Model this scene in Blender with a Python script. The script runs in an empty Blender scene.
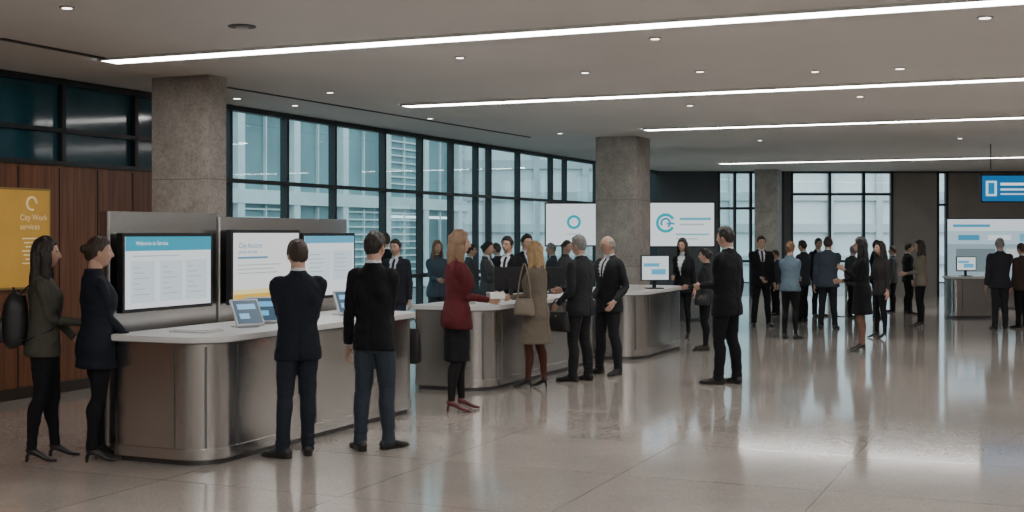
import bpy, math, random
from mathutils import Vector, Matrix, noise
from mathutils.bvhtree import BVHTree
random.seed(4)
F=1270.0; HC=1.8; Y0=233.0; CH=3.55
SC=bpy.context.scene
U=Vector((0.395,0.9187,0)); U.normalize(); V=Vector((-U.y,U.x,0))
UA=math.atan2(U.y,U.x)
def P(px,py,z=0.0):
    d=F*(HC-z)/(py-Y0); return Vector(((px-512)/F*d,d,z))
def PD(px,d,z=0.0): return Vector(((px-512)/F*d,d,z))
def ZY(py,d): return HC-(py-Y0)*d/F
def ray_line(px,o,dr):
    k=(px-512)/F; return (k*o.y-o.x)/(dr.x-k*dr.y)
# ---------------------------------------------------------------- materials
MC={}
def mk(name,color,rough=.5,metal=0,emit=None,es=1.0,bump=0,bscale=60,var=0,stretch=(1,1,1),coat=0,spec=.5):
    key=(name,tuple(color),rough,metal,emit,es)
    if key in MC: return MC[key]
    m=bpy.data.materials.new(name); m.use_nodes=True; nt=m.node_tree; b=nt.nodes['Principled BSDF']
    b.inputs['Base Color'].default_value=(*color,1); b.inputs['Roughness'].default_value=rough; b.inputs['Metallic'].default_value=metal
    b.inputs['Specular IOR Level'].default_value=spec
    b.inputs['Coat Weight'].default_value=coat
    if emit is not None:
        b.inputs['Emission Color'].default_value=(*emit,1); b.inputs['Emission Strength'].default_value=es
    if bump or var:
        tc=nt.nodes.new('ShaderNodeTexCoord'); mp=nt.nodes.new('ShaderNodeMapping'); mp.inputs['Scale'].default_value=stretch
        n=nt.nodes.new('ShaderNodeTexNoise'); n.inputs['Scale'].default_value=bscale; n.inputs['Detail'].default_value=5
        nt.links.new(tc.outputs['Object'],mp.inputs['Vector']); nt.links.new(mp.outputs['Vector'],n.inputs['Vector'])
        if bump:
            bp=nt.nodes.new('ShaderNodeBump'); bp.inputs['Strength'].default_value=bump; bp.inputs['Distance'].default_value=.01
            nt.links.new(n.outputs['Fac'],bp.inputs['Height']); nt.links.new(bp.outputs['Normal'],b.inputs['Normal'])
        if var:
            r=nt.nodes.new('ShaderNodeValToRGB')
            r.color_ramp.elements[0].position=.3; r.color_ramp.elements[1].position=.7
            r.color_ramp.elements[0].color=(*[c*(1-var) for c in color],1); r.color_ramp.elements[1].color=(*[min(1,c*(1+var)) for c in color],1)
            nt.links.new(n.outputs['Fac'],r.inputs['Fac']); nt.links.new(r.outputs['Color'],b.inputs['Base Color'])
    MC[key]=m; return m
def cloth(c): return mk('cloth',c,.85,bump=.25,bscale=90,var=.18,spec=.25)
def emis(c,s=1.0): return mk('screen_light',(0,0,0),.4,emit=tuple(c),es=s*1.25 if s<1.5 else s)
steel=mk('brushed_steel',(.66,.65,.635),.24,1.0,bump=.03,bscale=40,var=.12,stretch=(1,1,25))
steel_d=mk('dark_steel',(.16,.16,.16),.4,.8,bump=.03,bscale=30,var=.1)
white_top=mk('white_laminate',(.62,.61,.6),.3,var=.03,bscale=5)
black=mk('black_plastic',(.012,.012,.014),.35,bump=.02)
frame_m=mk('mullion_black',(.012,.016,.02),.45,bump=.02)
leather=mk('black_leather',(.012,.012,.013),.45,bump=.2,bscale=120)
def glass_mat(name,tint,refl):
    m=bpy.data.materials.new(name); m.use_nodes=True; nt=m.node_tree; nt.nodes.clear()
    o=nt.nodes.new('ShaderNodeOutputMaterial'); t=nt.nodes.new('ShaderNodeBsdfTransparent'); g=nt.nodes.new('ShaderNodeBsdfGlossy')
    mx=nt.nodes.new('ShaderNodeMixShader'); t.inputs['Color'].default_value=(*tint,1); g.inputs['Roughness'].default_value=.02
    g.inputs['Color'].default_value=(.8,.95,1,1)
    fr=nt.nodes.new('ShaderNodeLayerWeight'); fr.inputs['Blend'].default_value=.5
    pw=nt.nodes.new('ShaderNodeMath'); pw.operation='POWER'; pw.inputs[1].default_value=3
    ml=nt.nodes.new('ShaderNodeMath'); ml.operation='MULTIPLY_ADD'; ml.inputs[1].default_value=refl; ml.inputs[2].default_value=.04
    nt.links.new(fr.outputs['Facing'],pw.inputs[0]); nt.links.new(pw.outputs[0],ml.inputs[0])
    nt.links.new(ml.outputs[0],mx.inputs[0]); nt.links.new(t.outputs[0],mx.inputs[1]); nt.links.new(g.outputs[0],mx.inputs[2]); nt.links.new(mx.outputs[0],o.inputs['Surface'])
    return m
glass=glass_mat('teal_glass',(.55,.73,.75),.5)
glass_b=glass_mat('clear_glass',(.82,.92,.94),.3)
teal=mk('teal_spandrel_glass',(.016,.07,.095),.08,0,var=.3,bscale=1.5)
def wood_mat():
    m=bpy.data.materials.new('walnut_panel'); m.use_nodes=True; nt=m.node_tree; b=nt.nodes['Principled BSDF']
    tc=nt.nodes.new('ShaderNodeTexCoord'); mp=nt.nodes.new('ShaderNodeMapping'); mp.inputs['Scale'].default_value=(14,14,.5)
    n=nt.nodes.new('ShaderNodeTexNoise'); n.inputs['Scale'].default_value=2; n.inputs['Detail'].default_value=6
    r=nt.nodes.new('ShaderNodeValToRGB'); r.color_ramp.elements[0].position=.3; r.color_ramp.elements[0].color=(.095,.034,.016,1); r.color_ramp.elements[1].position=.75; r.color_ramp.elements[1].color=(.22,.09,.042,1)
    nt.links.new(tc.outputs['Object'],mp.inputs[0]); nt.links.new(mp.outputs[0],n.inputs['Vector']); nt.links.new(n.outputs['Fac'],r.inputs['Fac']); nt.links.new(r.outputs[0],b.inputs['Base Color'])
    b.inputs['Roughness'].default_value=.45; return m
def concrete_mat():
    m=bpy.data.materials.new('beige_stone'); m.use_nodes=True; nt=m.node_tree; b=nt.nodes['Principled BSDF']
    tc=nt.nodes.new('ShaderNodeTexCoord')
    n=nt.nodes.new('ShaderNodeTexNoise'); n.inputs['Scale'].default_value=3.5; n.inputs['Detail'].default_value=9; n.inputs['Roughness'].default_value=.7
    r=nt.nodes.new('ShaderNodeValToRGB'); r.color_ramp.elements[0].position=.32; r.color_ramp.elements[0].color=(.25,.225,.20,1); r.color_ramp.elements[1].position=.7; r.color_ramp.elements[1].color=(.44,.40,.36,1)
    v=nt.nodes.new('ShaderNodeTexNoise'); v.inputs['Scale'].default_value=34; v.inputs['Detail'].default_value=4
    r2=nt.nodes.new('ShaderNodeValToRGB'); r2.color_ramp.elements[0].position=.34; r2.color_ramp.elements[0].color=(.76,.75,.74,1); r2.color_ramp.elements[1].position=.55; r2.color_ramp.elements[1].color=(1,1,1,1)
    mx=nt.nodes.new('ShaderNodeMix'); mx.data_type='RGBA'; mx.blend_type='MULTIPLY'; mx.inputs[0].default_value=1
    bp=nt.nodes.new('ShaderNodeBump'); bp.inputs['Strength'].default_value=.25; bp.inputs['Distance'].default_value=.01
    nt.links.new(tc.outputs['Object'],n.inputs['Vector']); nt.links.new(tc.outputs['Object'],v.inputs['Vector']); nt.links.new(v.outputs['Fac'],r2.inputs['Fac'])
    nt.links.new(n.outputs['Fac'],r.inputs['Fac']); nt.links.new(r.outputs[0],mx.inputs[6]); nt.links.new(r2.outputs[0],mx.inputs[7]); nt.links.new(mx.outputs[2],b.inputs['Base Color']); nt.links.new(n.outputs['Fac'],bp.inputs['Height']); nt.links.new(bp.outputs[0],b.inputs['Normal'])
    b.inputs['Roughness'].default_value=.6; return m
def floor_mat():
    m=bpy.data.materials.new('polished_terrazzo'); m.use_nodes=True; nt=m.node_tree; b=nt.nodes['Principled BSDF']
    tc=nt.nodes.new('ShaderNodeTexCoord'); mp=nt.nodes.new('ShaderNodeMapping'); mp.inputs['Rotation'].default_value=(0,0,-UA)
    v=nt.nodes.new('ShaderNodeTexVoronoi'); v.inputs['Scale'].default_value=75
    r=nt.nodes.new('ShaderNodeValToRGB'); e=r.color_ramp.elements
    e[0].position=0; e[0].color=(.36,.315,.275,1); e[1].position=1; e[1].color=(.54,.495,.445,1)
    x=r.color_ramp.elements.new(.25); x.color=(.43,.385,.34,1); x=r.color_ramp.elements.new(.8); x.color=(.47,.425,.38,1)
    n=nt.nodes.new('ShaderNodeTexNoise'); n.inputs['Scale'].default_value=1.1; n.inputs['Detail'].default_value=6
    r2=nt.nodes.new('ShaderNodeValToRGB'); r2.color_ramp.elements[0].position=.3; r2.color_ramp.elements[0].color=(.82,.82,.82,1); r2.color_ramp.elements[1].position=.7; r2.color_ramp.elements[1].color=(1,1,1,1)
    br=nt.nodes.new('ShaderNodeTexBrick'); br.offset=0; br.inputs['Scale'].default_value=1; br.inputs['Brick Width'].default_value=1.5; br.inputs['Row Height'].default_value=1.5; br.inputs['Mortar Size'].default_value=.006; br.inputs['Color1'].default_value=(1,1,1,1); br.inputs['Color2'].default_value=(.94,.94,.94,1); br.inputs['Mortar'].default_value=(.6,.6,.6,1)
    m1=nt.nodes.new('ShaderNodeMix'); m1.data_type='RGBA'; m1.blend_type='MULTIPLY'; m1.inputs[0].default_value=1
    m2=nt.nodes.new('ShaderNodeMix'); m2.data_type='RGBA'; m2.blend_type='MULTIPLY'; m2.inputs[0].default_value=1
    L=nt.links.new
    L(tc.outputs['Object'],mp.inputs[0]); L(mp.outputs[0],br.inputs['Vector']); L(tc.outputs['Object'],v.inputs['Vector']); L(tc.outputs['Object'],n.inputs['Vector'])
    L(v.outputs['Color'],r.inputs['Fac']); L(n.outputs['Fac'],r2.inputs['Fac'])
    L(r.outputs[0],m1.inputs[6]); L(r2.outputs[0],m1.inputs[7]); L(m1.outputs[2],m2.inputs[6]); L(br.outputs['Color'],m2.inputs[7]); L(m2.outputs[2],b.inputs['Base Color'])
    b.inputs['Roughness'].default_value=.10; b.inputs['Specular IOR Level'].default_value=.75; b.inputs['Coat Weight'].default_value=.25; b.inputs['Coat Roughness'].default_value=.06
    return m
wood=wood_mat(); conc=concrete_mat(); floorm=floor_mat()
# ---------------------------------------------------------------- mesh builder
def resample(pts,rads,step):
    pts=[Vector(p) for p in pts]; n=len(pts)
    if n<2: return pts,rads
    op=[];orr=[]
    def g(i): return max(0,min(n-1,i))
    for i in range(n-1):
        p0,p1,p2,p3=pts[g(i-1)],pts[i],pts[i+1],pts[g(i+2)]
        r0,r1,r2,r3=rads[g(i-1)],rads[i],rads[i+1],rads[g(i+2)]
        k=max(1,math.ceil((p2-p1).length/step))
        for j in range(k):
            t=j/k; t2=t*t; t3=t2*t
            a=-.5*t3+t2-.5*t; b=1.5*t3-2.5*t2+1; c=-1.5*t3+2*t2+.5*t; d=.5*t3-.5*t2
            op.append(p0*a+p1*b+p2*c+p3*d)
            orr.append(tuple(max(.001,r0[q]*a+r1[q]*b+r2[q]*c+r3[q]*d) for q in range(2)))
    op.append(pts[-1]); orr.append(rads[-1]); return op,orr
class MB:
    def __init__(s): s.v=[];s.f=[];s.m=[];s.s=[]
    def add(s,vs,fs,mat,smooth=False,M=None):
        o=len(s.v)
        s.v+= [ (M@Vector(p) if M else Vector(p)) for p in vs]
        for i,f in enumerate(fs):
            s.f.append([q+o for q in f]); s.m.append(mat[i] if isinstance(mat,list) else mat); s.s.append(smooth)
    def box(s,c,sz,mat=0,rz=0,M=None):
        x,y,z=[q/2 for q in sz]; R=Matrix.Translation(Vector(c))@Matrix.Rotation(rz,4,'Z')
        if M: R=M@R
        vs=[(a*x,b*y,d*z) for a in(-1,1) for b in(-1,1) for d in(-1,1)]
        s.add(vs,[(0,1,3,2),(4,6,7,5),(0,4,5,1),(2,3,7,6),(0,2,6,4),(1,5,7,3)],mat,False,R)
    def prism(s,out,z0,z1,mat=0,smooth=False):
        n=len(out); vs=[(x,y,z0) for x,y in out]+[(x,y,z1) for x,y in out]
        s.add(vs,[[i,(i+1)%n,n+(i+1)%n,n+i] for i in range(n)],mat,smooth)
        s.add(vs,[list(range(n))[::-1],list(range(n,2*n))],mat,False)
    def tube(s,pts,rads,mat=0,side=(1,0,0),n=16,p=2.0,step=.02,smooth=True,M=None):
        rads=[(r,r) if not isinstance(r,tuple) else r for r in rads]
        pts,rads=resample(pts,rads,step); vs=[];X=Vector(side);N=len(pts)
        for i in range(N):
            T=pts[min(i+1,N-1)]-pts[max(i-1,0)]
            if T.length<1e-6: T=Vector((0,0,1))
            T.normalize(); X2=X-T*X.dot(T)
            if X2.length<.05: X2=T.orthogonal()
            X=X2.normalized(); Yv=T.cross(X)
            for j in range(n):
                a=2*math.pi*j/n; c,q=math.cos(a),math.sin(a)
                c=math.copysign(abs(c)**(2/p),c); q=math.copysign(abs(q)**(2/p),q)
                vs.append(pts[i]+X*(c*rads[i][0])+Yv*(q*rads[i][1]))
        fs=[]
        for i in range(N-1):
            for j in range(n):
                k=(j+1)%n; fs.append([i*n+j,i*n+k,(i+1)*n+k,(i+1)*n+j])
        fs.append(list(range(n))[::-1]); fs.append([(N-1)*n+j for j in range(n)])
        s.add(vs,fs,mat,smooth,M)
    def ball(s,c,r,mat=0,n=12,k=8,M=None):
        if not isinstance(r,tuple): r=(r,r,r)
        vs=[];fs=[]
        for i in range(k+1):
            t=math.pi*i/k
            for j in range(n):
                a=2*math.pi*j/n; vs.append((c[0]+r[0]*math.sin(t)*math.cos(a),c[1]+r[1]*math.sin(t)*math.sin(a),c[2]+r[2]*math.cos(t)))
        for i in range(k):
            for j in range(n): fs.append([i*n+j,(i+1)*n+j,(i+1)*n+(j+1)%n,i*n+(j+1)%n])
        s.add(vs,fs,mat,True,M)
    def mesh(s,name,mats):
        me=bpy.data.meshes.new(name); me.from_pydata([tuple(v) for v in s.v],[],s.f)
        for m in mats: me.materials.append(m)
        me.polygons.foreach_set('material_index',s.m); me.polygons.foreach_set('use_smooth',s.s); me.update(); return me
    def obj(s,name,mats,loc=(0,0,0),rz=0,parent=None):
        o=bpy.data.objects.new(name,s.mesh(name,mats)); SC.collection.objects.link(o); o.location=loc; o.rotation_euler=(0,0,rz)
        if parent: o.parent=parent
        return o
def rrect(x0,y0,x1,y1,rs,n=10):
    out=[]
    for (cx,cy,sx,sy,a0,r) in ((x0,y0,1,1,180,rs[0]),(x1,y0,-1,1,270,rs[1]),(x1,y1,-1,-1,0,rs[2]),(x0,y1,1,-1,90,rs[3])):
        for i in range(n+1):
            a=math.radians(a0+90*i/n); out.append((cx+sx*r+r*math.cos(a),cy+sy*r+r*math.sin(a)))
    return out
def empty(name,loc=(0,0,0),rz=0):
    o=bpy.data.objects.new(name,None); SC.collection.objects.link(o); o.location=loc; o.rotation_euler=(0,0,rz); return o
def text(s,size,loc,mat,parent,align='LEFT'):
    c=bpy.data.curves.new('lettering','FONT'); c.body=s; c.size=size; c.align_x=align; c.materials.append(mat)
    o=bpy.data.objects.new('lettering',c); SC.collection.objects.link(o); o.location=loc; o.rotation_euler=(math.pi/2,0,0); o.parent=parent; return o
# ---------------------------------------------------------------- room shell
W0=PD(0,F*(CH-HC)/163); WR=-4.0
def WS(s,z=0,off=0): return W0+U*s+V*(-off)+Vector((0,0,z))
s_rear=(-5-W0.y)/U.y; s_end=(36-W0.y)/U.y
cA=WS(s_rear); cB=WS(s_end)
XR=24
mb=MB(); 
poly=[(cA.x,cA.y),(XR,cA.y),(XR,36),(cB.x,36)]
mb.prism(poly,-.12,0,0); mb.obj('floor',[floorm])
ceilm=mk('ceiling_paint',(.64,.61,.585),.7,var=.04,bscale=.6,spec=.2)
mb=MB(); mb.prism(poly,CH,CH+.2,0); mb.obj('ceiling',[ceilm])
mb=MB(); mb.box((0,40,-.3),(140,120,.1)); mb.obj('plaza_ground',[mk('paving',(.22,.22,.22),.8,var=.2,bscale=2)])
greyw=mk('warm_grey_wall',(.26,.235,.215),.7,var=.08,bscale=2)
darkw=mk('dark_grey_wall',(.07,.075,.08),.6,var=.1,bscale=2)
mb=MB(); mb.box((XR+.1,(36+cA.y)/2,CH/2),(.2,36-cA.y,CH)); mb.obj('wall_right',[greyw])
mb=MB(); mb.box(((cA.x+XR)/2,cA.y-.1,CH/2),(XR-cA.x,.2,CH)); mb.obj('wall_rear',[greyw])
# left glazed wall
s152=ray_line(215,W0,U)
mb=MB(); # timber-clad low part
L=s152-s_rear; mb.box(((s_rear+s152)/2,0,1.28),(L,.16,2.56))
k=s_rear
while k<s152-.3:
    mb.box((k,-.083,1.28),(.012,.01,2.5),1); k+=.62
mb.obj('wall_left',[wood,black],(W0.x,W0.y,0),UA)
mb=MB(); mb.box(((s_rear+s152)/2,-.09,.06),(L,.03,.12)); mb.obj('baseboard_left',[mk('dark_base',(.03,.02,.015),.5)],(W0.x,W0.y,0),UA)
mb=MB(); mb.box(((s_rear+s152)/2,0,(2.56+CH)/2),(L,.04,CH-2.56)); mb.obj('window_1',[teal],(W0.x,W0.y,0),UA)
mb=MB(); mb.add([(s152,0,0),(s_end,0,0),(s_end,0,CH),(s152,0,CH)],[(0,1,2,3)],0); mb.obj('window_2',[glass],(W0.x,W0.y,0),UA)
mb=MB()
for px in (-60,58,131): mb.box((ray_line(px,W0,U),-.03,(2.56+CH)/2),(.06,.12,CH-2.56))
mb.box(((s_rear+s152)/2,-.03,2.96),(L,.12,.05)); mb.box(((s_rear+s152)/2,-.03,2.585),(L,.17,.05))
for px in (226,283,331,381,418,449,474,487,516,549,563,594,620,640):
    mb.box((ray_line(px,W0,U),-.03,CH/2),(.06,.12,CH))
for z in (.06,1.05,2.52,CH-.04): mb.box(((s_end+s152)/2,-.03,z),(s_end-s152,.13,.07 if z!=2.52 else .055))
mb.box(((s_rear+s152)/2,-.03,CH-.04),(L,.13,.07))
mb.obj('trim_1',[frame_m],(W0.x,W0.y,0),UA)
# back wall y=36
BY=36.0
def bx(px): return (px-512)/F*BY
wall=MB()
for a,b,m in ((640,718,1),(784,791,1),(893,937,0),(948,0,0)):
    x0=bx(a); x1=bx(b) if b else XR
    wall.box(((x0+x1)/2,BY+.1,CH/2),(x1-x0,.2,CH),m)
wall.box(((bx(640)+XR)/2,BY+.1,CH-.03),(XR-bx(640),.22,.06),1)
wall.obj('wall_back',[greyw,darkw])
n=3
for a,b,ms,trs in ((718,784,(719,735,751,783),(1.0,2.5)),(791,893,(792,830,864,892),(1.0,2.9)),(937,948,(938,947),(2.6,))):
    mb=MB(); mb.add([(bx(a),BY+.1,0),(bx(b),BY+.1,0),(bx(b),BY+.1,CH),(bx(a),BY+.1,CH)],[(0,1,2,3)],0); mb.obj('window_%d'%n,[glass_b if a!=718 else glass])
    t=MB()
    for q in ms: t.box((bx(q),BY+.06,CH/2),(.07,.16,CH))
    for z in trs: t.box(((bx(a)+bx(b))/2,BY+.06,z),(bx(b)-bx(a),.14,.07))
    t.obj('trim_%d'%(n-1),[frame_m]); n+=1
# columns
def column(px,top,wv,wu):
    d=F*(CH-HC)/(Y0-top); p=PD(px,d); mb=MB(); mb.box((0,0,CH/2),(wu,wv,CH)); 
    for z in (1.2,2.4): mb.box((0,0,z),(wu+.004,wv+.004,.008),1)
    return mb.obj('stone_column',[conc,mk('joint',(.16,.14,.12),.9)],(p.x,p.y,0),UA)
column(189,78,.78,.32); column(623,138,.78,.82); column(768,170,.62,.62); column(917,172,.9,.5)
# ceiling strips
stripm=mk('led_diffuser',(1,1,1),.5,emit=(1,.975,.955),es=21)
def strip(x,y,w,right,left=0):
    d=F*(CH-HC)/(Y0-y); p=PD(x,d); mb=MB()
    mb.box((-right/2,0,0),(right,w,.02),0); 
    for sg in(-1,1): mb.box((-right/2,sg*(w/2+.012),0),(right,.024,.03),1)
    o=mb.obj('linear_ceiling_light',[stripm,mk('light_trim',(.6,.6,.58),.4)],(p.x,p.y,CH-.012),math.atan2(V.y,V.x)); return o
strip(108,60,.26,13); strip(405,105,.26,15); strip(645,129,.26,15); strip(720,163,.30,16)
for (x,y) in((-4.5,6.6),(-6.5,2.5),):
    mb=MB(); mb.box((-8,0,0),(16,.28,.02)); mb.obj('linear_ceiling_light',[stripm],(x,y,CH-.012),math.atan2(V.y,V.x))
# downlights + slot
dl=emis((1,.93,.85),5); ring=mk('downlight_ring',(.38,.35,.33),.4); vent_m=mk('vent_dark',(.06,.055,.05),.5)
for (x,y,r) in((67,7,.05),(242,26,.13),(460,57,.05),(585,72,.05),(700,71,.05),(815,71,.05),(985,17,.06),(900,68,.06),(237,98,.06),(330,92,.05),(430,118,.05),(540,100,.05),(690,105,.05),(860,96,.05),(760,140,.05),(960,138,.05),(560,133,.05),(655,38,.05),(295,105,.05)):
    d=F*(CH-HC)/(Y0-y); p=PD(x,d); mb=MB(); r=r*.75; mb.tube([(0,0,0),(0,0,-.01)],[(r+.02,r+.02)]*2,0 if r<.08 else 2,n=20,smooth=False); 
    if r<.08: mb.tube([(0,0,-.01),(0,0,-.013)],[(r,r)]*2,1,n=20,smooth=False)
    else: mb.tube([(0,0,-.01),(0,0,-.02)],[(r*.6,r*.6)]*2,0,n=20,smooth=False)
    mb.obj('recessed_downlight',[ring,dl,vent_m],(p.x,p.y,CH))
slotm=mk('slot_dark',(.03,.03,.03),.6)
for a,b in(((0,38),(105,58)),((228,87),(530,137))):
    d1=F*(CH-HC)/(Y0-a[1]); d2=F*(CH-HC)/(Y0-b[1]); p,q=PD(a[0],d1),PD(b[0],d2); mb=MB(); mb.box(((p-q).length/2,0,0),((p-q).length,.04 if a[0] else .07,.012))
    mb.obj('linear_air_diffuser',[slotm],(p.x,p.y,CH-.007),math.atan2(q.y-p.y,q.x-p.x))
# ---------------------------------------------------------------- outside
fac=mk('facade_panel',(.66,.71,.72),.7,var=.12,bscale=.8); fg=mk('facade_glass',(.20,.30,.32),.3,var=.4,bscale=.25); fl=emis((.85,.95,1),2.4); lou=mk('louvre',(.74,.79,.80),.5)
mb=MB(); LL=60
mb.box((LL/2,0,6),(LL,6,14),1)
for k in range(6): mb.box((LL/2,-3.1,k*2.9+.2),(LL,.35,.42),0)
for k in range(21): mb.box((k*3,-3.1,6),(.35,.3,14),0)
random.seed(9)
for k in range(20):
    for f_ in range(2):
        if random.random()<.55:
            for j in range(9): mb.box((k*3+1.5,-3.06,f_*2.9+.65+j*.26),(2.5,.10,.05),3)
        mb.box((k*3+1.5,-3.04,f_*2.9+1.6),(.06,.12,2.5),0)
for k in range(12):
    x=random.randint(0,19)*3+1.5; z=random.randint(0,1)*2.9+2.6
    mb.box((x,-3.03,z),(2.2,.05,.09),2)
fo=W0+V*15-U*6
mb.obj('office_building',[fac,fg,fl,lou],(fo.x,fo.y,-.2),UA)
mb=MB(); mb.box((0,3,5),(40,6,10),0)
for k in range(8): mb.box((0,-.1,k*1.3+.9),(40,.12,.35),1)
for k in range(20): mb.box((-19+k*2,-.12,5),(.25,.14,10),1)
mb.obj('office_building',[mk('pale_facade',(.78,.82,.84),.7,var=.1,bscale=.4),mk('facade_lines',(.56,.60,.62),.6)],(16,52,-.2),0)
# ---------------------------------------------------------------- counters
def counter(name,o,L,Wd,h,r=.3):
    e=empty(name,(o.x,o.y,0),UA)
    rs=[r,r,.06,.06]
    b=MB(); b.prism(rrect(.05,.05,L-.05,Wd-.02,[r-.03,r-.03,.05,.05]),0,.05,0); b.obj('kick',[steel_d],parent=e)
    b=MB(); b.prism(rrect(0,0,L,Wd,rs),.05,h-.055,0,True); 
    b.prism(rrect(-.012,-.012,L+.012,Wd,[r+.01,r+.01,.06,.06]),.05,.13,0,True)
    k=r+.1
    while k<L-.2: b.box((k,-.0015,h/2+.03),(.012,.006,h-.22),1); k+=1.15
    for y in (r+.03,): b.box((-.0015,y,h/2+.03),(.006,.012,h-.22),1)
    for a in (20,45,70):
        t=math.radians(180+a); b.box((r+r*math.cos(t),r+r*math.sin(t),h/2+.03),(.010,.02,h-.22),1 if a==45 else 0,t)
    b.obj('steel_body',[steel,steel_d],parent=e)
    b=MB(); b.prism(rrect(-.05,-.05,L+.05,Wd+.02,[r+.04,r+.04,.07,.07]),h-.045,h,0); b.prism(rrect(-.03,-.03,L+.03,Wd+.0,[r+.03,r+.03,.07,.07]),h-.056,h-.045,1); b.obj('worktop',[white_top,steel_d],parent=e)
    return e
C0=P(205,461); C1=P(208,469); counter('service_counter',C1,3.5,.92,1.0,.28)
C2=P(487,393); counter('service_counter',C2,3.8,.93,.97,.32)
C3=P(640,361); counter('service_counter',C3,2.35,1.15,.97,.35)
counter('service_counter',PD(953,26.8),.9,.55,.88,.1).rotation_euler=(0,0,0)
# ---------------------------------------------------------------- displays
def display(name,c,w,h,rz,bg,rects=(),texts=(),post=None,thick=.06,es=1.0,hang=False):
    e=empty(name,c,rz); b=MB()
    b.box((0,0,0),(w+.06,thick,h+.06),0); b.box((0,thick*.7,0),(w*.6,thick,h*.6),0)
    if post: 
        b.box((0,thick,-(c[2])/2-.0),(.1,.06,c[2]),0); b.box((0,thick,-c[2]+.012),(min(.8,w*.7),.4,.024),0)
    if hang:
        for sx in(-.35,.35): b.box((sx*w,0,(CH-c[2]+h/2)/2),(.015,.015,CH-c[2]-h/2),0)
    b.obj('housing',[black],parent=e)
    b=MB(); mats=[emis(bg,es)]; b.box((0,-thick/2-.002,0),(w,.004,h),0)
    for i,(x0,y0,x1,y1,col) in enumerate(rects):
        m=emis(col,es)
        if m not in mats: mats.append(m)
        b.box(((x0+x1-1)/2*w,-thick/2-.006-.0003*i,(y0+y1-1)/2*h),((x1-x0)*w,.004,(y1-y0)*h),mats.index(m))
    b.obj('screen',mats,parent=e)
    for (s,size,x,y,col) in texts: text(s,size,((x-.5)*w,-thick/2-.016,(y-.5)*h),emis(col,es),e)
    return e
# kiosk panels behind counter 1
K0=C0+V*.98; kio=empty('kiosk_backdrop_panel',(K0.x,K0.y,0),UA)
b=MB(); b.prism(rrect(.03,0,1.5,.12,[.03]*4,4),0,1.98,0,True); b.prism(rrect(1.53,0,3.85,.12,[.03]*4,4),0,1.95,0,True); b.box((1.9,.06,.03),(3.9,.2,.06),1); b.obj('steel_panel',[steel,steel_d],parent=kio)
def kp(t,z,off=.10): q=K0+U*t-V*off; return (q.x,q.y,z)
blue=(.02,.22,.42); wh=(.78,.84,.88); grey=(.45,.52,.56)
tx=[(.07,.72,.60,.735,grey)]
rows=[]
for cx in(.06,.38,.68):
    rows.append((cx,.08,cx+.26,.66,(.62,.72,.77)))
    for i in range(6): rows.append((cx+.03,.56-i*.075,cx+.03+.06+.11*((i*7+int(cx*10))%3)/2,.575-i*.075,grey))
display('kiosk_touchscreen',kp(.64,1.47),1.14,.60,UA,wh,[(0,.80,1,1,(.03,.33,.47))]+rows+tx,[('Welcome to Service',.05,.1,.88,(.9,.95,1))],es=.85)
rows=[(.06,.62,.5,.65,(.1,.3,.45)),(.06,.52,.7,.535,grey),(.06,.46,.6,.475,grey),(.06,.40,.65,.415,grey),(0,.0,1,.10,(.75,.45,.05)),(0,.10,1,.17,(.9,.75,.35))]
display('kiosk_touchscreen',kp(2.11,1.48),1.10,.64,UA,(.82,.84,.83),rows,[('City Account',.07,.06,.78,blue),('portal services',.05,.06,.7,blue)],es=.85)
rows=[(0,.88,1,1,(.1,.4,.6)),(.05,.25,.5,.75,(.70,.8,.86)),(.55,.25,.95,.75,(.62,.74,.82))]+[(.08,.68-i*.07,.3+.04*(i%3),.695-i*.07,grey) for i in range(5)]+[(.58,.68-i*.07,.8+.04*(i%2),.695-i*.07,grey) for i in range(5)]
display('kiosk_touchscreen',kp(3.26,1.46),.98,.62,UA,(.8,.86,.9),rows,es=.85)
# tablets on counter 1
def tablet(pos,rz,w=.26,col=(.25,.55,.85)):
    e=empty('check_in_tablet',pos,rz); b=MB()
    Mx=Matrix.Translation((0,0,.125))@Matrix.Rotation(math.radians(-32),4,'X')
    b.box((0,0,0),(w,.022,.25),0,M=Mx); b.box((0,.05,.052),(.06,.05,.10),0); b.box((0,.03,.007),(.18,.16,.012),0); b.obj('stand',[mk('tablet_shell',(.5,.52,.55),.4)],parent=e)
    b=MB(); b.box((0,-.0125,0),(w-.03,.003,.22),0,M=Mx); b.box((0,-.0145,.05),(w-.09,.003,.05),1,M=Mx); b.box((-.04,-.0145,-.04),(w-.17,.003,.05),1,M=Mx); b.obj('screen',[emis((.05,.11,.17),.7),emis(col,.8)],parent=e)
def cp(C,t,v,z): q=C+U*t+V*v; return (q.x,q.y,z)
tablet(cp(C1,1.02,.36,1.0),UA-.45); tablet(cp(C1,1.42,.46,1.0),UA-.8,.32,(.15,.5,.8)); tablet(cp(C1,2.75,.42,1.0),UA-.6,.22)
def monitor(pos,rz,w=.5,h=.34,on=True):
    e=empty('desktop_monitor',pos,rz); b=MB()
    b.box((0,0,.10+h/2+.02),(w,.035,h),0); b.box((0,.035,.12),(.05,.03,.24),0); b.box((0,.02,.008),(.24,.17,.016),0); b.obj('housing',[black],parent=e)
    b=MB(); b.box((0,-.019,.12+h/2),(w-.03,.003,h-.03),0); b.box((-.06,-.022,.12+h*.62),(w*.55,.003,.05),1); b.box((.05,-.022,.12+h*.35),(w*.5,.003,.08),1)
    b.obj('screen',[emis(wh if on else (.02,.03,.04),.8),emis((.1,.45,.7) if on else (.03,.04,.05),.8)],parent=e)
monitor(PD(655,18.9,.97),.2,.44,.38)
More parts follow.
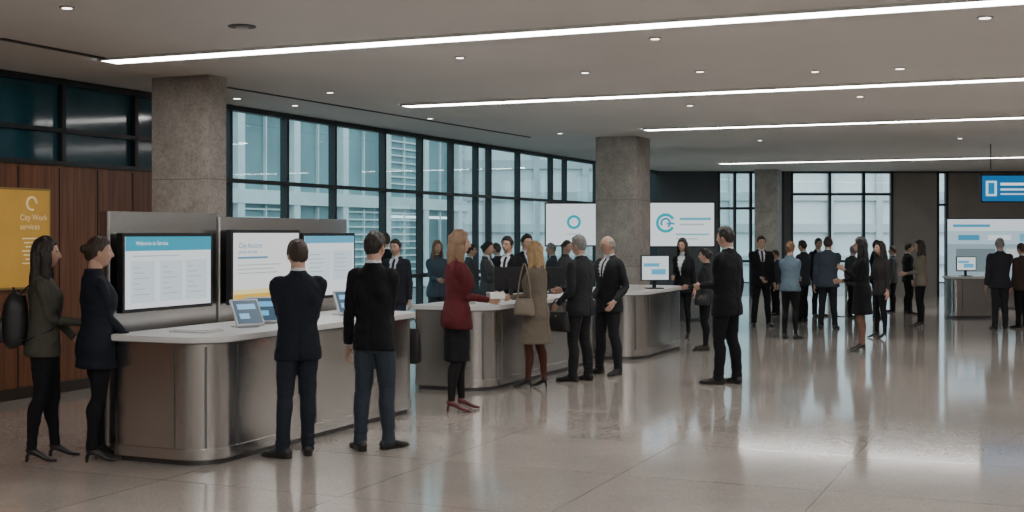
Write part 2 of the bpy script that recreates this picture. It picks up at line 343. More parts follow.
monitor(cp(C2,1.7,.45,.97),math.pi+UA-.9,.42,.28,False); monitor(cp(C2,2.3,.45,.97),math.pi+UA-.9,.40,.24,False); monitor(cp(C2,3.2,.5,.97),math.pi+UA-.9,.40,.24,False)
monitor(PD(966,27.0,.88),0,.42,.3,True)
b=MB(); b.box((0,0,.03),(.3,.2,.06),0); b.box((0,-.02,.12),(.2,.03,.16),0,M=Matrix.Rotation(-.4,4,'X')); b.box((0,-.04,.12),(.17,.004,.12),1,M=Matrix.Rotation(-.4,4,'X')); b.obj('payment_terminal',[mk('pos_grey',(.45,.45,.45),.4),emis((.7,.45,.25),.6)],cp(C2,.35,.5,.97),UA-.7)
b=MB(); b.box((0,0,.008),(.26,.34,.016),0); b.box((.02,.01,.02),(.22,.3,.008),0,.2); b.obj('paper_stack',[white_top],cp(C1,.45,.45,1.0),UA)
# sign displays
e=display('display_sign',tuple(PD(580,26.5,ZY(224.5,26.5))),1.42,.86,0,(.74,.82,.86),[],(),post=True,es=.85)
b=MB(); b.tube([(math.cos(a)*.12-.13,-.045,math.sin(a)*.12+.05) for a in [i*math.pi/12 for i in range(25)]],[.028]*25,0,side=(0,1,0),n=8,step=.1); b.box((-.13,-.04,-.2),(.3,.01,.02),1); b.obj('logo',[emis((.0,.40,.52),.8),emis(grey,.8)],parent=e)
e=display('display_sign',tuple(PD(682,26.0,ZY(224.5,26))),1.3,.88,0,(.78,.85,.88),[(.46,.60,.95,.66,(.1,.45,.55)),(.46,.48,.85,.52,grey),(.40,.25,.92,.29,(.2,.5,.6)),(.40,.15,.75,.18,grey)],(),post=True,es=.85)
b=MB(); b.tube([(math.cos(a)*.17-.34,-.045,math.sin(a)*.17+.03) for a in [i*math.pi/12+.5 for i in range(21)]],[.03]*21,0,side=(0,1,0),n=8,step=.1); b.tube([(math.cos(a)*.09-.34,-.045,math.sin(a)*.09+.03) for a in [i*math.pi/8-1 for i in range(13)]],[.02]*13,1,side=(0,1,0),n=8,step=.1); b.box((-.24,-.045,.02),(.16,.02,.04),0); b.obj('logo',[emis((.0,.40,.52),.8),emis((.05,.25,.5),.8)],parent=e)
e=display('hanging_sign',tuple(PD(1012,25,ZY(188.5,25))),1.20,.5,0,(.01,.13,.33),[(.06,.2,.24,.8,(.5,.8,.95)),(.10,.28,.20,.72,(.01,.2,.4)),(.30,.62,.9,.72,(.8,.9,.95)),(.30,.42,.8,.5,(.6,.75,.85)),(.30,.25,.7,.31,(.5,.7,.8))],(),es=.9,hang=True)
e=display('video_wall',tuple(PD(1000,30,ZY(252,30))),2.5,1.55,0,(.30,.42,.47),[(0,.82,1,1,(.70,.80,.85)),(0,.62,1,.82,(.45,.62,.70)),(.05,.88,.4,.92,(.05,.35,.55)),(.1,.68,.3,.76,(.05,.3,.5)),(.38,.68,.6,.76,(.75,.85,.9)),(.68,.66,.95,.78,(.15,.45,.6)),(.08,.2,.45,.55,(.16,.22,.24)),(.55,.25,.9,.55,(.55,.62,.62))],(),post=True,es=.8)
# poster
sp=ray_line(8,W0,U); q=W0+U*sp-V*.11
e=empty('framed_poster',(q.x,q.y,1.74),UA); b=MB(); b.box((0,0,0),(1.0,.03,1.10),0); b.box((0,-.016,0),(.95,.006,1.05),1)
for i in range(7): b.box((.22,-.021,.0-.045*i),(.30-.05*(i%3),.004,.014),2)
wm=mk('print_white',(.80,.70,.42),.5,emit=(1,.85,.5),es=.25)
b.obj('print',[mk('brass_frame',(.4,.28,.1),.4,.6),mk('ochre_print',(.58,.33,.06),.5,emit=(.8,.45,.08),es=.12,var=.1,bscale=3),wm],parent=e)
text('City Work',.09,(.03,-.03,.20),wm,e); text('services',.09,(.03,-.03,.10),wm,e)
b=MB(); b.tube([(.20+math.cos(a)*.07,-.03,.38+math.sin(a)*.07) for a in [i*math.pi/10 for i in range(17)]],[.012]*17,0,side=(0,1,0),n=6,step=.1); b.obj('logo',[wm],parent=e)
# ---------------------------------------------------------------- people
def smst(a,b,x):
    t=max(0,min(1,(x-a)/(b-a))); return t*t*(3-2*t)
def interp(tab,x):
    for i in range(len(tab)-1):
        if x<=tab[i+1][0]:
            t=(x-tab[i][0])/(tab[i+1][0]-tab[i][0]); return tab[i][1]*(1-t)+tab[i+1][1]*t
    return tab[-1][1]
HL={'short':[(0,.60),(.9,.55),(1.2,.25),(1.42,-.15),(1.62,-.05),(1.72,.12),(1.9,-.1),(2.1,-.42),(3.2,-.66)],
    'bald':[(0,1.3),(1.2,1.2),(1.35,.25),(1.6,-.05),(2.1,-.4),(3.2,-.6)],
    'long':[(0,.62),(.7,.52),(1.05,.1),(1.35,-.6),(1.7,-1.3),(3.2,-1.3)],
    'bun':[(0,.62),(.9,.5),(1.25,.2),(1.5,-.1),(2.1,-.4),(3.2,-.66)]}
def head(mb,sex,style,M,sd=0):
    N,K=64,44; fw=.073 if sex=='f' else .077
    def base(x,y,z):
        X=fw*x; Y=.098*y; Z=.118*z
        if z<0: X*=1-.30*(-z)**1.4
        if z<-.2 and y<0: Y*=1-.30*((-z-.2)/.8)
        if z<-.4 and y>0: Y+=.012*(-z-.4)*y
        return X,Y,Z
    vs=[];hv=[];dirs=[]
    for i in range(K+1):
        t=math.pi*i/K; z=math.cos(t); r=math.sin(t)
        for j in range(N):
            a=2*math.pi*j/N; x=r*math.sin(a); y=r*math.cos(a); dirs.append((x,y,z))
            X,Y,Z=base(x,y,z)
            f=max(y,0)**1.5
            rm=smst(.2,-.22,z)*(1-smst(-.24,-.38,z)) if z>-.5 else 0
            Y+=f*(.025*math.exp(-(x/.14)**2)*rm -.009*math.exp(-((abs(x)-.36)/.18)**2-((z-.02)/.13)**2)+.005*math.exp(-((z-.17)/.08)**2-(x/.55)**2)
                +.006*math.exp(-(x/.28)**2-((z+.5)/.08)**2)+.009*math.exp(-(x/.3)**2-((z+.86)/.14)**2))
            vs.append((X,Y,Z))
            if style:
                az=abs(math.atan2(x,y)); zh=interp(HL[style],az)+.05*noise.noise(Vector((x*6+sd,y*6,0)))
                w=smst(-.05,.07,z-zh)
                if style=='bald': w*=1-smst(.45,.62,z)
                X,Y,Z=base(x,y,z); th={'short':.014,'bald':.006,'long':.020,'bun':.013}[style]
                th*=.8+.7*noise.noise(Vector((x*3+sd,y*3,z*2)))
                if style=='short': th*=.45+.55*smst(-.5,.35,z); th+=.010*max(0,z)*(1+.5*noise.noise(Vector((x*4,y*4,sd))))
                elif style!='bald': th+=.009*max(0,z)
                if style!='bald': th+=.0022*math.sin(math.atan2(x,y-.2)*17+4*noise.noise(Vector((x*3,y*3,z*3+sd))))*w
                o=-.02+(.02+th)*w
                hv.append((X+x*o,Y+y*o,Z+z*o))
    fs=[];ms=[]
    for i in range(K):
        for j in range(N):
            q=[i*N+j,(i+1)*N+j,(i+1)*N+(j+1)%N,i*N+(j+1)%N]; fs.append(q)
            x=sum(dirs[k][0] for k in q)/4; y=sum(dirs[k][1] for k in q)/4; z=sum(dirs[k][2] for k in q)/4
            m=0
            if y>.4 and abs(x)<.26*(1-abs(z+.5)*11) : m=8
            if y>.4 and .16<abs(x)<.54 and abs(z-.20+.06*abs(abs(x)-.3))<.035: m=7
            ms.append(m)
    mb.add(vs,fs,ms,True,M)
    if style: mb.add(hv,fs,7,True,M)
    for sx in(-1,1):
        mb.ball((sx*.029,.0715,.003),.0125,9,M=M); mb.ball((sx*.029,.080,.002),.0062,10,8,6,M=M)
        mb.ball((sx*.029,.0705,.0085),(.015,.0135,.009),0,12,8,M=M)
        mb.ball((sx*(fw+.002),-.006,-.006),(.009,.018,.030),0,M=M)
        mb.ball((sx*(fw-.001),-.004,-.022),(.009,.011,.016),0,M=M)
    if style=='bun': mb.ball((0,-.108,.03),(.04,.036,.038),7,M=M); mb.ball((0,-.09,.03),(.05,.035,.05),7,M=M)
    if style=='long':
        B2=MB()
        B2.tube([(0,-.030,.07),(0,-.052,-.02),(0,-.066,-.12),(0,-.075,-.21),(0,-.085,-.28),(0,-.085,-.325)],[(.06,.05),(.082,.055),(.096,.052),(.10,.045),(.09,.035),(.06,.016)],7,n=40,p=2.4,step=.012)
        for sx in(-1,1):
            B2.tube([(sx*.055,.012,.07),(sx*.074,.012,-.02),(sx*.080,.008,-.10),(sx*.082,.012,-.18),(sx*.075,.03,-.25)],[(.02,.035),(.018,.042),(.022,.042),(.022,.036),(.008,.014)],7,n=16,step=.012)
        for v in B2.v:
            az=math.atan2(v.x,v.y+.0); g=.0045*math.sin(az*16+5*noise.noise(Vector((v.x*9,v.y*9,v.z*6+sd))))+.012*noise.noise(Vector((v.x*7,sd,v.z*9)))
            n2=Vector((v.x,v.y+.02,0)); 
            if n2.length>.01: v+=n2.normalized()*g
        mb.add(B2.v,B2.f,7,True,M)
def hand(mb,w,Ld,Nd,right,curl):
    Ld=Ld.normalized(); N=(Nd-Ld*Nd.dot(Ld)); N=N.normalized() if N.length>.01 else Ld.orthogonal()
    S=Ld.cross(N)*(1 if right else -1)
    M=Matrix(((S.x,N.x,Ld.x,w.x),(S.y,N.y,Ld.y,w.y),(S.z,N.z,Ld.z,w.z),(0,0,0,1)))@Matrix.Scale(.94,4)
    mb.tube([(0,0,-.03),(0,0,0),(0,.0,.03),(0,0,.07),(0,.002,.095)],[(.026,.020),(.027,.018),(.036,.017),(.040,.014),(.035,.009)],0,n=12,M=M,step=.015,p=2.4)
    for i,(x,l,r) in enumerate(((.031,.070,.0088),(.0105,.079,.009),(-.0105,.073,.0087),(-.031,.058,.0078))):
        p=Vector((x,0,.078)); a=0; pts=[p.copy()];rr=[r]
        p=p+Vector((0,0,.015)); pts.append(p.copy()); rr.append(r)
        for k,fr in enumerate((.44,.32,.26)):
            a+=curl*(.8,1.0,.7)[k]*(1+.12*i); p=p+Vector((x*.04,math.sin(a),math.cos(a))).normalized()*l*fr; pts.append(p.copy()); rr.append(r*(.95-.1*k))
        mb.tube(pts,rr,0,n=7,M=M,step=.02)
    mb.tube([(.022,.0,.012),(.040,.008,.036),(.048,.020,.060),(.046,.034,.080)],[.014,.012,.0105,.008],0,n=7,M=M,step=.02)
ARMS={'down':((.250,.03,.865),(.2,-1,0)),'pocket':((.215,.07,.92),(.8,-1,0)),'front':((.07,.30,1.10),(.1,-.8,-.6)),'frontlow':((.05,.24,.97),(.2,-1,-.3)),
 'reach':((.14,.40,1.10),(.1,-.5,-1)),'phone':((.06,.27,1.27),(.15,-.3,-1)),'chin':((.03,.17,1.45),(.4,.1,-1)),'side':((.255,.14,.95),(.15,-1,0))}
def ik(s,t,pole,l1,l2):
    v=t-s; D=min(v.length,(l1+l2)*.998); t=s+v.normalized()*D; vn=v.normalized()
    a=(l1*l1-l2*l2+D*D)/(2*D); h=math.sqrt(max(0,l1*l1-a*a)); pl=pole-vn*pole.dot(vn); pl.normalize(); return s+vn*a+pl*h,t
SK={'l':(.46,.28,.205),'m':(.34,.19,.13),'d':(.14,.07,.045)}
HR={'black':(.010,.008,.007),'brown':(.035,.018,.010),'dbrown':(.016,.010,.007),'blond':(.38,.25,.12),'lbrown':(.16,.085,.04),'grey':(.22,.215,.21),'auburn':(.17,.10,.052)}
def person(name,px,hy,yaw,fy=None,d=None,sex='m',top=(.02,.022,.03),bottom=(.03,.035,.05),shirt=(.6,.62,.65),tie=(.02,.02,.035),hem=None,style='short',hair='dbrown',
           ra='down',la='down',suit=True,legs=None,skirt=None,heels=None,shoe=(.012,.01,.01),skin='l',hyaw=0,hpitch=0,lean=0.0,feet=None,bulk=.98,curl=.35):
    if fy is None: fy=Y0+F*HC/d
    d=F*HC/(fy-Y0); loc=PD(px,d); Ht=(fy-hy)*d/F; k=Ht/1.79
    fem=sex=='f'
    if heels is None: heels=fem
    A=MB()
    ly=lambda z: lean*max(0,z-.95)
    if hem is None: hem=.80
    w=bulk*(.90 if fem else 1.0)
    if fem:
        R=[(.82,.192,.132,0),(.90,.192,.136,-.008),(1.0,.170,.120,-.004),(1.1,.142,.104,.0),(1.2,.158,.116,.012),(1.27,.170,.132,.022),(1.35,.172,.116,.005),(1.41,.165,.096,-.008),(1.455,.128,.080,-.014),(1.49,.075,.064,-.012),(1.52,.05,.05,-.005)]
    else:
        R=[(.80,.198,.134,0),(.88,.196,.137,-.006),(.98,.180,.125,-.003),(1.09,.168,.115,.0),(1.2,.184,.125,.002),(1.31,.200,.133,.0),(1.39,.198,.122,-.006),(1.44,.175,.102,-.014),(1.48,.128,.080,-.016),(1.51,.078,.068,-.012),(1.535,.055,.055,-.005)]
    R=[r for r in R if r[0]>hem+.05]
    fl=.200+max(0,(.80-hem))*.12 if not fem else .190+max(0,(.85-hem))*.13
    if hem<1.0: R=[(hem,fl,fl*.69,0),(hem+.03,fl,fl*.69,0)]+R
    A.tube([(0,r[3]+ly(r[0]),r[0]) for r in R],[(r[1]*bulk,r[2]*bulk) for r in R],1,n=28,p=2.35)
    if not fem:
        for sx in(-1,1): A.tube([(sx*.085*bulk,-.045+ly(1.2),1.20),(sx*.09*bulk,-.06+ly(1.3),1.31),(sx*.09*bulk,-.045+ly(1.4),1.40)],[(.06,.05),(.075,.075),(.05,.05)],1,n=16)
    A.tube([(0,0,.80),(0,0,.86),(0,0,.95),(0,0,1.06)],[(.12,.09),(.155,.108),(.158,.108),(.13,.095)],2,n=24,p=2.2)
    if skirt: A.tube([(0,0,1.05),(0,0,.93),(0,0,.80),(0,0,(skirt+.8)/2),(0,0,skirt)],[(.13,.09),(.160,.115),(.172,.125),(.168,.128),(.160,.126)],2,n=24,p=2.2)
    feet=feet or ((-.10,.0,12),(.105,.03,12))
    hl=.06 if heels else 0
    tight=legs is not None
    for i,(fx,fyy,fyaw) in enumerate(feet):
        sx=-1 if i==0 else 1
        hip=Vector((sx*.080,0,.92)); ank=Vector((fx,fyy-.01,.09+hl)); kn=(hip+ank)/2+Vector((0,.025,.02)); kn.z=.50+hl*.3
        lm=6 if tight else 2
        if tight or fem: 
            q=1.0 if tight else 1.04
            rd=[(.082*q,.092*q),(.076*q,.083*q),(.053*q,.057*q),(.053*q,.058*q),(.040*q,.044*q),(.031*q if tight else .037,.034*q if tight else .040)]
        else: rd=[(.086,.098),(.086,.095),(.068,.070),(.066,.070),(.058,.063),(.054,.062)]
        calf=kn.lerp(ank,.30)+Vector((0,-.020,0)); low=kn.lerp(ank,.7)+Vector((0,-.01,0))
        end=ank+Vector((0,.0,-.045 if not tight else -.03))
        A.tube([hip,hip.lerp(kn,.45)+Vector((0,.008,0)),kn,calf,low,end],rd,lm,n=16)
        ca,sa=math.cos(math.radians(fyaw)),math.sin(math.radians(fyaw))
        def fp(y,z,x=0): return (fx+sx*sa*y+x*ca,fyy+ca*y-x*sa*sx,z)
        sd=(ca,-sx*sa,0)
        if heels:
            A.tube([fp(-.055,.03+hl),fp(-.03,.035+hl),fp(.03,.028+hl*.75),fp(.09,.026+hl*.2),fp(.14,.022),fp(.185,.014)],[(.018,.02),(.030,.032),(.032,.028),(.038,.022),(.036,.018),(.014,.010)],3,side=sd,n=12)
            A.tube([fp(-.045,.06),fp(-.048,.0)],[(.018,.018),(.013,.013)],3,side=sd,n=8)
        else:
            A.tube([fp(-.085,.030),fp(-.06,.042),fp(0,.048),fp(.06,.038),fp(.12,.029),(fp(.175,.024)),fp(.205,.016)],[(.022,.024),(.037,.042),(.041,.048),(.044,.038),(.050,.029),(.043,.024),(.020,.014)],3,side=sd,n=14,p=2.4)
            A.tube([fp(-.088,.010),fp(-.05,.010),fp(.05,.010),fp(.13,.010),fp(.215,.010)],[(.025,.010),(.041,.010),(.044,.010),(.054,.010),(.022,.010)],3,side=sd,n=10,p=4)
    sh=.155 if fem else .180; sz=1.405 if fem else 1.42; hands=[]; elb=[]
    for sx,an in((1,ra),(-1,la)):
        tgt,pl=ARMS[an] if isinstance(an,str) else an
        S=Vector((sx*sh*bulk,-.010+ly(sz),sz)); T=Vector((sx*tgt[0]*(1 if abs(tgt[0])<.2 else .5+.5*bulk*(1 if not fem else .92)),tgt[1]+ly(tgt[2]),tgt[2])); El,T=ik(S,T,Vector((sx*pl[0],pl[1],pl[2])),.30 if not fem else .28,.265 if not fem else .25)
        q=.80 if fem else .94; elb.append(El)
        inn=Vector((sx*(sh-.07)*bulk,-.010+ly(sz),sz+.015))
        A.tube([inn,S,S.lerp(El,.5),El,El.lerp(T,.5),T],[(.05*q,.055*q),(.060*q,.066*q),(.057*q,.062*q),(.050*q,.052*q),(.046*q,.048*q),(.038*q,.041*q)],1,side=(0,1,0),n=16)
        Ld=(T-El).normalized(); A.tube([T-Ld*.03,T+Ld*.012],[(.027,.027)]*2,4 if suit else 0,n=12)
        hands.append((T+Ld*.02,Ld,sx>0,an))
    hb=Vector((0,.022+ly(1.6),1.655))
    A.tube([(0,-.015+ly(1.44),1.43),(0,-.010+ly(1.52),1.50),(0,.002+ly(1.6),1.61)],[(.075,.06),(.052 if fem else .062,.056 if fem else .066),(.046 if fem else .058,.055 if fem else .064)],0,n=16)
    if suit: A.tube([(0,-.012+ly(1.5),1.49),(0,-.006+ly(1.54),1.546)],[(.069,.071),(.062,.068)],4,n=16)
    A.tube([(0,-.020+ly(1.49),1.46),(0,-.020+ly(1.52),1.528)],[(.092,.080),(.070,.070)],1,n=18)
    vox=.008 if d<13 else (.011 if d<18 else .0145)
    src=A.mesh('tmp',[]); to=bpy.data.objects.new('tmp',src); SC.collection.objects.link(to)
    md=to.modifiers.new('r','REMESH'); md.mode='VOXEL'; md.voxel_size=vox; md.use_smooth_shade=True
    ms=to.modifiers.new('s','SMOOTH'); ms.iterations=3; ms.factor=.5
    dg=bpy.context.evaluated_depsgraph_get(); ev=to.evaluated_get(dg); em=ev.to_mesh()
    bv=BVHTree.FromPolygons(A.v,A.f); vco=[v.co.copy() for v in em.vertices]; vn=[v.normal.copy() for v in em.vertices]; pf=[list(p_.vertices) for p_ in em.polygons]
    ev.to_mesh_clear(); bpy.data.objects.remove(to); bpy.data.meshes.remove(src)
    fmat=[]; vm=[2]*len(vco)
    vw=lambda z: .062*smst(1.12,1.50,z)+.004
    op=suit
    for f in pf:
        c=Vector((0,0,0))
        for i in f: c+=vco[i]
        c/=len(f); r=bv.find_nearest(c); m=A.m[r[2]] if r[2] is not None else 2
        yy=c.y-ly(c.z)
        if m in(2,6) and c.z>hem+.006: m=1
        if m==1 and op and yy>.045 and 1.12<c.z<1.54 and abs(c.x)<vw(c.z): m=5 if (abs(c.x)<.021 and tie) else 4
        fmat.append(m)
        for i in f: vm[i]=m
    seed=Vector((px*.37,hy*1.3,0))
    for i,v in enumerate(vco):
        m=vm[i]; a=0; yy=v.y-ly(v.z)
        if m in(1,2):
            pp=Vector((v.x*6,v.y*6,v.z*10))+seed; a=noise.noise(pp)*.006+noise.noise(pp*2.3)*.002
            rd_=1-abs(noise.noise(Vector((v.x*6+v.z*5,v.y*6,v.z*6))+seed)); a+=(rd_**4)*.005-.0025
            if m==2:
                e=math.exp(-((v.z-.13)/.10)**2)+.6*math.exp(-((v.z-.5)/.08)**2); a+=noise.noise(Vector((v.x*5,v.y*5,v.z*34))+seed)*(.004 if fem else .010)*e
                if not fem: a+=.004*math.exp(-((v.x-math.copysign(.09,v.x))/.012)**2)*(1 if yy>0 else .6)
            if m==1:
                ed=min((v-e_).length for e_ in elb)
                a+=noise.noise(Vector((v.x*8,v.y*8,v.z*26))+seed)*.009*math.exp(-(ed/.10)**2)
                a+=noise.noise(Vector((v.x*4,v.y*6,v.z*20))+seed)*.005*math.exp(-((v.z-1.1)/.10)**2)
                if yy>.05 and abs(v.x)<.2:
                    if op and v.z>1.12 and vw(v.z)<abs(v.x)<vw(v.z)+.045: a+=.007
                    if v.z<1.14 and abs(v.x)<.008: a-=.008
                if yy<-.05 and abs(v.x)<.007: a-=.012 if v.z<.98 else .004
        if m in (4,5) and v.z>1.0 and yy>.04: a-=.008
        v+=vn[i]*a
        if v.z<0: v.z=0
    B=MB(); B.add(vco,pf,fmat,True)
    Mh=Matrix.Translation(hb+Vector((0,0,-.09)))@Matrix.Rotation(math.radians(-hyaw),4,'Z')@Matrix.Rotation(math.radians(-hpitch),4,'X')@Matrix.Translation((0,0,.09))
    head(B,sex,style,Mh,px*.13)
    for (T,Ld,right,an) in hands:
        inn=Vector((-1 if right else 1,0.0,0))
        if an in('reach',): inn=Vector((0,0,-1))
        hand(B,T,Ld,inn,right,curl if an in('down','side') else .55)
    zmin=min(v.z for v in B.v)
    for v in B.v: v.z-=zmin; v*=k
    mats=[mk('skin',SK[skin],.5,var=.06,bscale=20),cloth(top),cloth(bottom),mk('shoe_leather',shoe,.3,bump=.05),cloth(shirt),cloth(tie or shirt),cloth(legs or bottom),
          mk('hair',HR[hair],.5,bump=.6,bscale=60,var=.35,stretch=(3,3,.4)),mk('lips',(.34,.15,.12),.45),mk('eye_white',(.7,.7,.68),.2),mk('iris',(.03,.02,.015),.15)]
    o=B.obj(name,mats,loc,-math.radians(yaw))
    return Matrix.Translation(loc)@Matrix.Rotation(-math.radians(yaw),4,'Z')@Matrix.Scale(k,4), loc, k
def acc(name,mb,mats,M): 
    o=mb.obj(name,mats); o.matrix_world=M; return o
NAVY=(.010,.013,.021); BLK=(.008,.008,.010); JEAN=(.030,.040,.054); CHAR=(.022,.024,.028)
# near group
M,_,_=person('woman_in_olive_jacket',43,237,72,fy=460,sex='f',top=(.060,.058,.046),bottom=BLK,hem=.84,style='long',hair='dbrown',suit=False,ra='front',la='frontlow',feet=((-.09,.10,8),(.09,-.07,10)),hyaw=5,bulk=1.05)
b=MB(); b.tube([(0,-.195,.98),(0,-.21,1.05),(0,-.21,1.2),(0,-.20,1.33),(0,-.18,1.40)],[(.12,.06),(.15,.095),(.15,.10),(.135,.085),(.08,.05)],0,n=24,p=3); b.tube([(0,-.295,1.02),(0,-.31,1.12),(0,-.295,1.2)],[(.10,.03),(.11,.045),(.09,.03)],0,n=16,p=3)
for sx in(-1,1): b.tube([(sx*.09,-.16,1.40),(sx*.11,-.07,1.485),(sx*.115,.06,1.45),(sx*.12,.135,1.32),(sx*.14,.10,1.15),(sx*.15,-.05,1.06),(sx*.12,-.2,1.03)],[(.02,.006)]*7,0,n=8)
b.tube([(-.03,-.2,1.39),(-.02,-.22,1.44),(.02,-.22,1.44),(.03,-.2,1.39)],[.007]*4,0,n=6)
acc('black_backpack',b,[leather],Matrix.Translation((0,0,-.06))@M)
person('woman_in_black_coat',96,236,55,fy=460,sex='f',top=NAVY,bottom=BLK,hem=.74,style='bun',hair='brown',suit=False,ra='frontlow',la='frontlow',feet=((-.08,.07,8),(.09,-.05,20)),hyaw=12,bulk=1.05)
person('man_in_navy_jacket',298,239,-16,fy=457,top=NAVY,bottom=(.016,.020,.030),hem=.80,style='short',hair='brown',ra='frontlow',la='frontlow',feet=((-.13,-.02,45),(.09,.08,5)),hyaw=-8,bulk=.97)
person('man_in_black_jacket',374,231,14,fy=450,top=BLK,bottom=JEAN,hem=.82,style='short',hair='dbrown',ra='frontlow',la='down',feet=((-.10,-.04,40),(.10,.08,30)),hyaw=12,bulk=.90)
M,_,_=person('woman_in_red_jacket',457,230,78,fy=411,sex='f',top=(.075,.010,.013),bottom=BLK,hem=.82,skirt=.50,legs=(.012,.011,.012),style='long',hair='auburn',suit=False,ra='front',la='front',shoe=(.10,.02,.02),feet=((-.08,.07,10),(.09,-.06,14)),hyaw=6,bulk=1.12)
b=MB(); b.box((0,.39,1.135),(.20,.15,.05)); b.box((0,.39,1.163),(.205,.155,.008)); acc('white_takeaway_box',b,[mk('card_white',(.75,.73,.7),.6)],M)
M,_,_=person('woman_in_khaki_coat',536,241,-62,fy=388,sex='f',top=(.15,.125,.095),bottom=BLK,hem=.55,legs=(.070,.025,.018),style='long',hair='blond',suit=False,ra='down',la='front',feet=((-.08,.08,10),(.08,-.06,15)),bulk=1.06)
def handbag(name,col,c,M,w=.15,h=.2,strap=.5):
    b=MB(); x,y,z=c; b.tube([(x,y,z),(x,y,z+.02),(x,y,z+h*.6),(x,y,z+h)],[(.04,w*.9),(.06,w),(.055,w*.95),(.02,w*.85)],0,n=20,p=3)
    b.tube([(x,y-w*.7,z+h*.9),(x,y-w*.5,z+h+strap*.5),(x,y,z+h+strap),(x,y+w*.5,z+h+strap*.5),(x,y+w*.7,z+h*.9)],[.008]*5,0,n=6); b.box((x,y,z+h*.8),(.09,.03,.02),1)
    acc(name,b,[mk('bag_leather',col,.45,bump=.2,bscale=80),mk('brass',(.5,.35,.15),.3,1)],M)
handbag('beige_handbag',(.20,.16,.125),(-.27,.02,.90),M,.13,.20,.42)
M,_,_=person('grey_haired_man_in_dark_suit',580,235,-52,fy=381,top=CHAR,bottom=(.02,.02,.024),style='short',hair='grey',ra='front',la='side',bulk=1.08,feet=((-.10,.05,14),(.11,-.04,14)))
handbag('black_shoulder_bag',(.012,.012,.013),(-.30,.12,.62),M,.17,.24,.16)
person('balding_man_in_dark_suit',609,235,-128,fy=374,top=(.02,.021,.025),bottom=(.018,.018,.022),style='bald',hair='grey',ra='frontlow',la='side',feet=((-.16,.0,14),(.15,.05,14)),hyaw=15,bulk=1.04)
person('tall_man_in_black_suit',727,226,-48,fy=384,top=BLK,bottom=BLK,hem=.78,style='short',hair='dbrown',ra='down',la='front',feet=((-.10,.06,20),(.10,-.06,20)),bulk=1.06)
# staff behind counters
person('clerk_in_black_suit',508,236,-150,d=18.4,top=BLK,style='short',hair='dbrown',ra='frontlow',la='frontlow')
person('clerk_in_black_suit',526,234,150,d=19.4,top=(.012,.014,.02),style='short',hair='dbrown',ra='front',la='frontlow')
person('woman_in_grey_blazer',487,241,110,d=20.5,sex='f',top=(.06,.065,.07),style='bun',hair='dbrown',ra='front')
person('man_in_dark_jacket',396,239,-160,d=18.6,top=(.02,.022,.03),style='short',hair='brown')
person('visitor_in_dark_coat',385,232,-30,d=19.8,top=BLK,style='short',hair='brown')
person('woman_in_blue_blouse',437,240,160,d=21,sex='f',top=(.05,.075,.10),style='long',hair='lbrown',suit=False,ra='front')
person('man_in_grey_suit',552,243,-90,d=24,top=(.05,.055,.06),style='short',hair='grey')
person('visitor_in_dark_coat',497,243,-60,d=23.3,top=(.03,.03,.035),style='short',hair='brown')
person('woman_in_charcoal_jacket',566,240,130,d=22,sex='f',top=(.05,.05,.055),style='bun',hair='brown',suit=False)
person('visitor_in_grey_coat',470,244,80,d=22.5,top=(.05,.055,.06),style='short',hair='dbrown',ra='front')
person('woman_in_black_blazer',683,238,-150,d=21.8,sex='f',top=BLK,bottom=BLK,style='long',hair='black',suit=True,tie=None,ra='front')
M,_,_=person('woman_in_dark_cardigan',706,248,-70,fy=350,sex='f',top=(.03,.03,.035),bottom=BLK,style='bun',hair='black',suit=False,ra='front',la='front',heels=False)
handbag('black_shoulder_bag',(.012,.012,.013),(-.27,.02,.80),M,.13,.2,.4)
# far group
person('man_in_black_suit',761,236,178,fy=326,top=BLK,bottom=BLK,style='short',hair='dbrown',ra='frontlow',la='down',feet=((-.16,.0,14),(.15,.03,14)),bulk=1.08)
person('woman_in_light_blue_shirt',790,241,35,fy=339,sex='f',top=(.11,.16,.20),bottom=BLK,style='bun',hair='lbrown',suit=False,ra='front',la='front',heels=False,hem=.88,bulk=1.05)
person('man_in_blue_jacket',828,237,20,fy=329,top=(.045,.06,.08),bottom=(.015,.017,.022),style='short',hair='brown',ra='front',la='down',hem=.82,feet=((-.14,0,14),(.13,.04,14)),bulk=1.1)
person('visitor_in_dark_coat',803,240,-40,fy=322,top=(.03,.035,.045),bottom=BLK,style='short',hair='brown',ra='front')
person('man_in_navy_suit',818,238,160,fy=316,top=NAVY,bottom=NAVY,style='short',hair='black')
M,_,_=person('woman_in_black_dress_coat',862,237,-75,fy=351,sex='f',top=BLK,bottom=BLK,hem=.58,legs=(.20,.11,.08),style='long',hair='black',suit=False,ra='front',la='phone',skin='l',bulk=1.08)
person('woman_in_dark_trousers',881,241,-110,fy=338,sex='f',top=(.025,.022,.022),bottom=BLK,style='long',hair='dbrown',suit=False,ra='front',hem=.80)
person('visitor_in_grey_coat',853,245,60,fy=318,top=(.06,.06,.065),bottom=BLK,style='short',hair='grey')
person('man_in_black_suit',908,243,90,fy=314,top=BLK,bottom=BLK,style='short',hair='black')
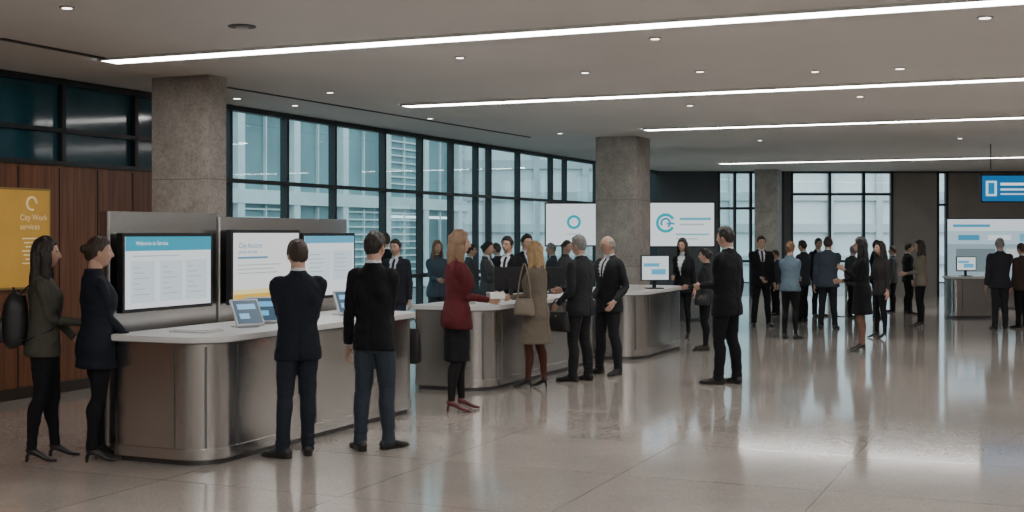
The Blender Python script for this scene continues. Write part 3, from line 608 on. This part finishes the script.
person('woman_in_beige_jacket',921,240,-80,fy=327,sex='f',top=(.18,.16,.125),bottom=BLK,style='long',hair='dbrown',suit=False,ra='front',la='front',hem=.86,bulk=1.05)
person('man_in_dark_jacket',1000,238,10,fy=329,top=(.022,.024,.03),bottom=(.02,.02,.024),style='short',hair='grey',ra='front',la='down',bulk=1.06)
person('visitor_in_brown_coat',1022,243,-20,fy=328,top=(.05,.035,.03),bottom=BLK,style='short',hair='brown')
person('visitor_in_dark_coat',776,250,-100,fy=315,top=(.05,.05,.06),bottom=BLK,style='short',hair='brown')
person('visitor_in_grey_coat',893,246,-60,fy=312,top=(.08,.085,.09),bottom=BLK,style='short',hair='brown')
person('man_in_navy_suit',876,240,120,fy=318,top=NAVY,bottom=NAVY,style='short',hair='black')
# bag hung on counter end
b=MB(); b.tube([(0,0,0),(0,0,.02),(0,0,.25),(0,0,.36)],[(.05,.10),(.06,.12),(.055,.115),(.02,.10)],0,n=20,p=3); b.tube([(0,-.08,.34),(0,-.05,.45),(0,.05,.45),(0,.08,.34)],[.008]*4,0,n=6); b.box((-.02,0,.445),(.10,.03,.012),1)
q=C1+U*3.57+V*.2; b.obj('black_tote_bag',[leather,steel_d],(q.x+.05,q.y,.46),UA)
# high table
b=MB(); b.tube([(0,0,1.02),(0,0,1.05)],[(.3,.3)]*2,0,n=28,smooth=False); b.tube([(0,0,.02),(0,0,1.02)],[(.03,.03)]*2,1,n=12); b.tube([(0,0,0),(0,0,.02)],[(.22,.22)]*2,1,n=24,smooth=False)
b.obj('high_table',[white_top,steel],PD(846,27.5))
# ---------------------------------------------------------------- light, world, camera
w=bpy.data.worlds.new('World'); SC.world=w; w.use_nodes=True; nt=w.node_tree; bg=nt.nodes['Background']
bg.inputs['Color'].default_value=(.76,.88,.93,1); bg.inputs['Strength'].default_value=2.9
cam=bpy.data.cameras.new('camera'); co=bpy.data.objects.new('camera',cam); SC.collection.objects.link(co); co.location=(0,0,HC); co.rotation_euler=(math.pi/2,0,0)
cam.lens=36*F/1024; cam.sensor_width=36; cam.shift_y=-23/1024; cam.clip_end=300; SC.camera=co
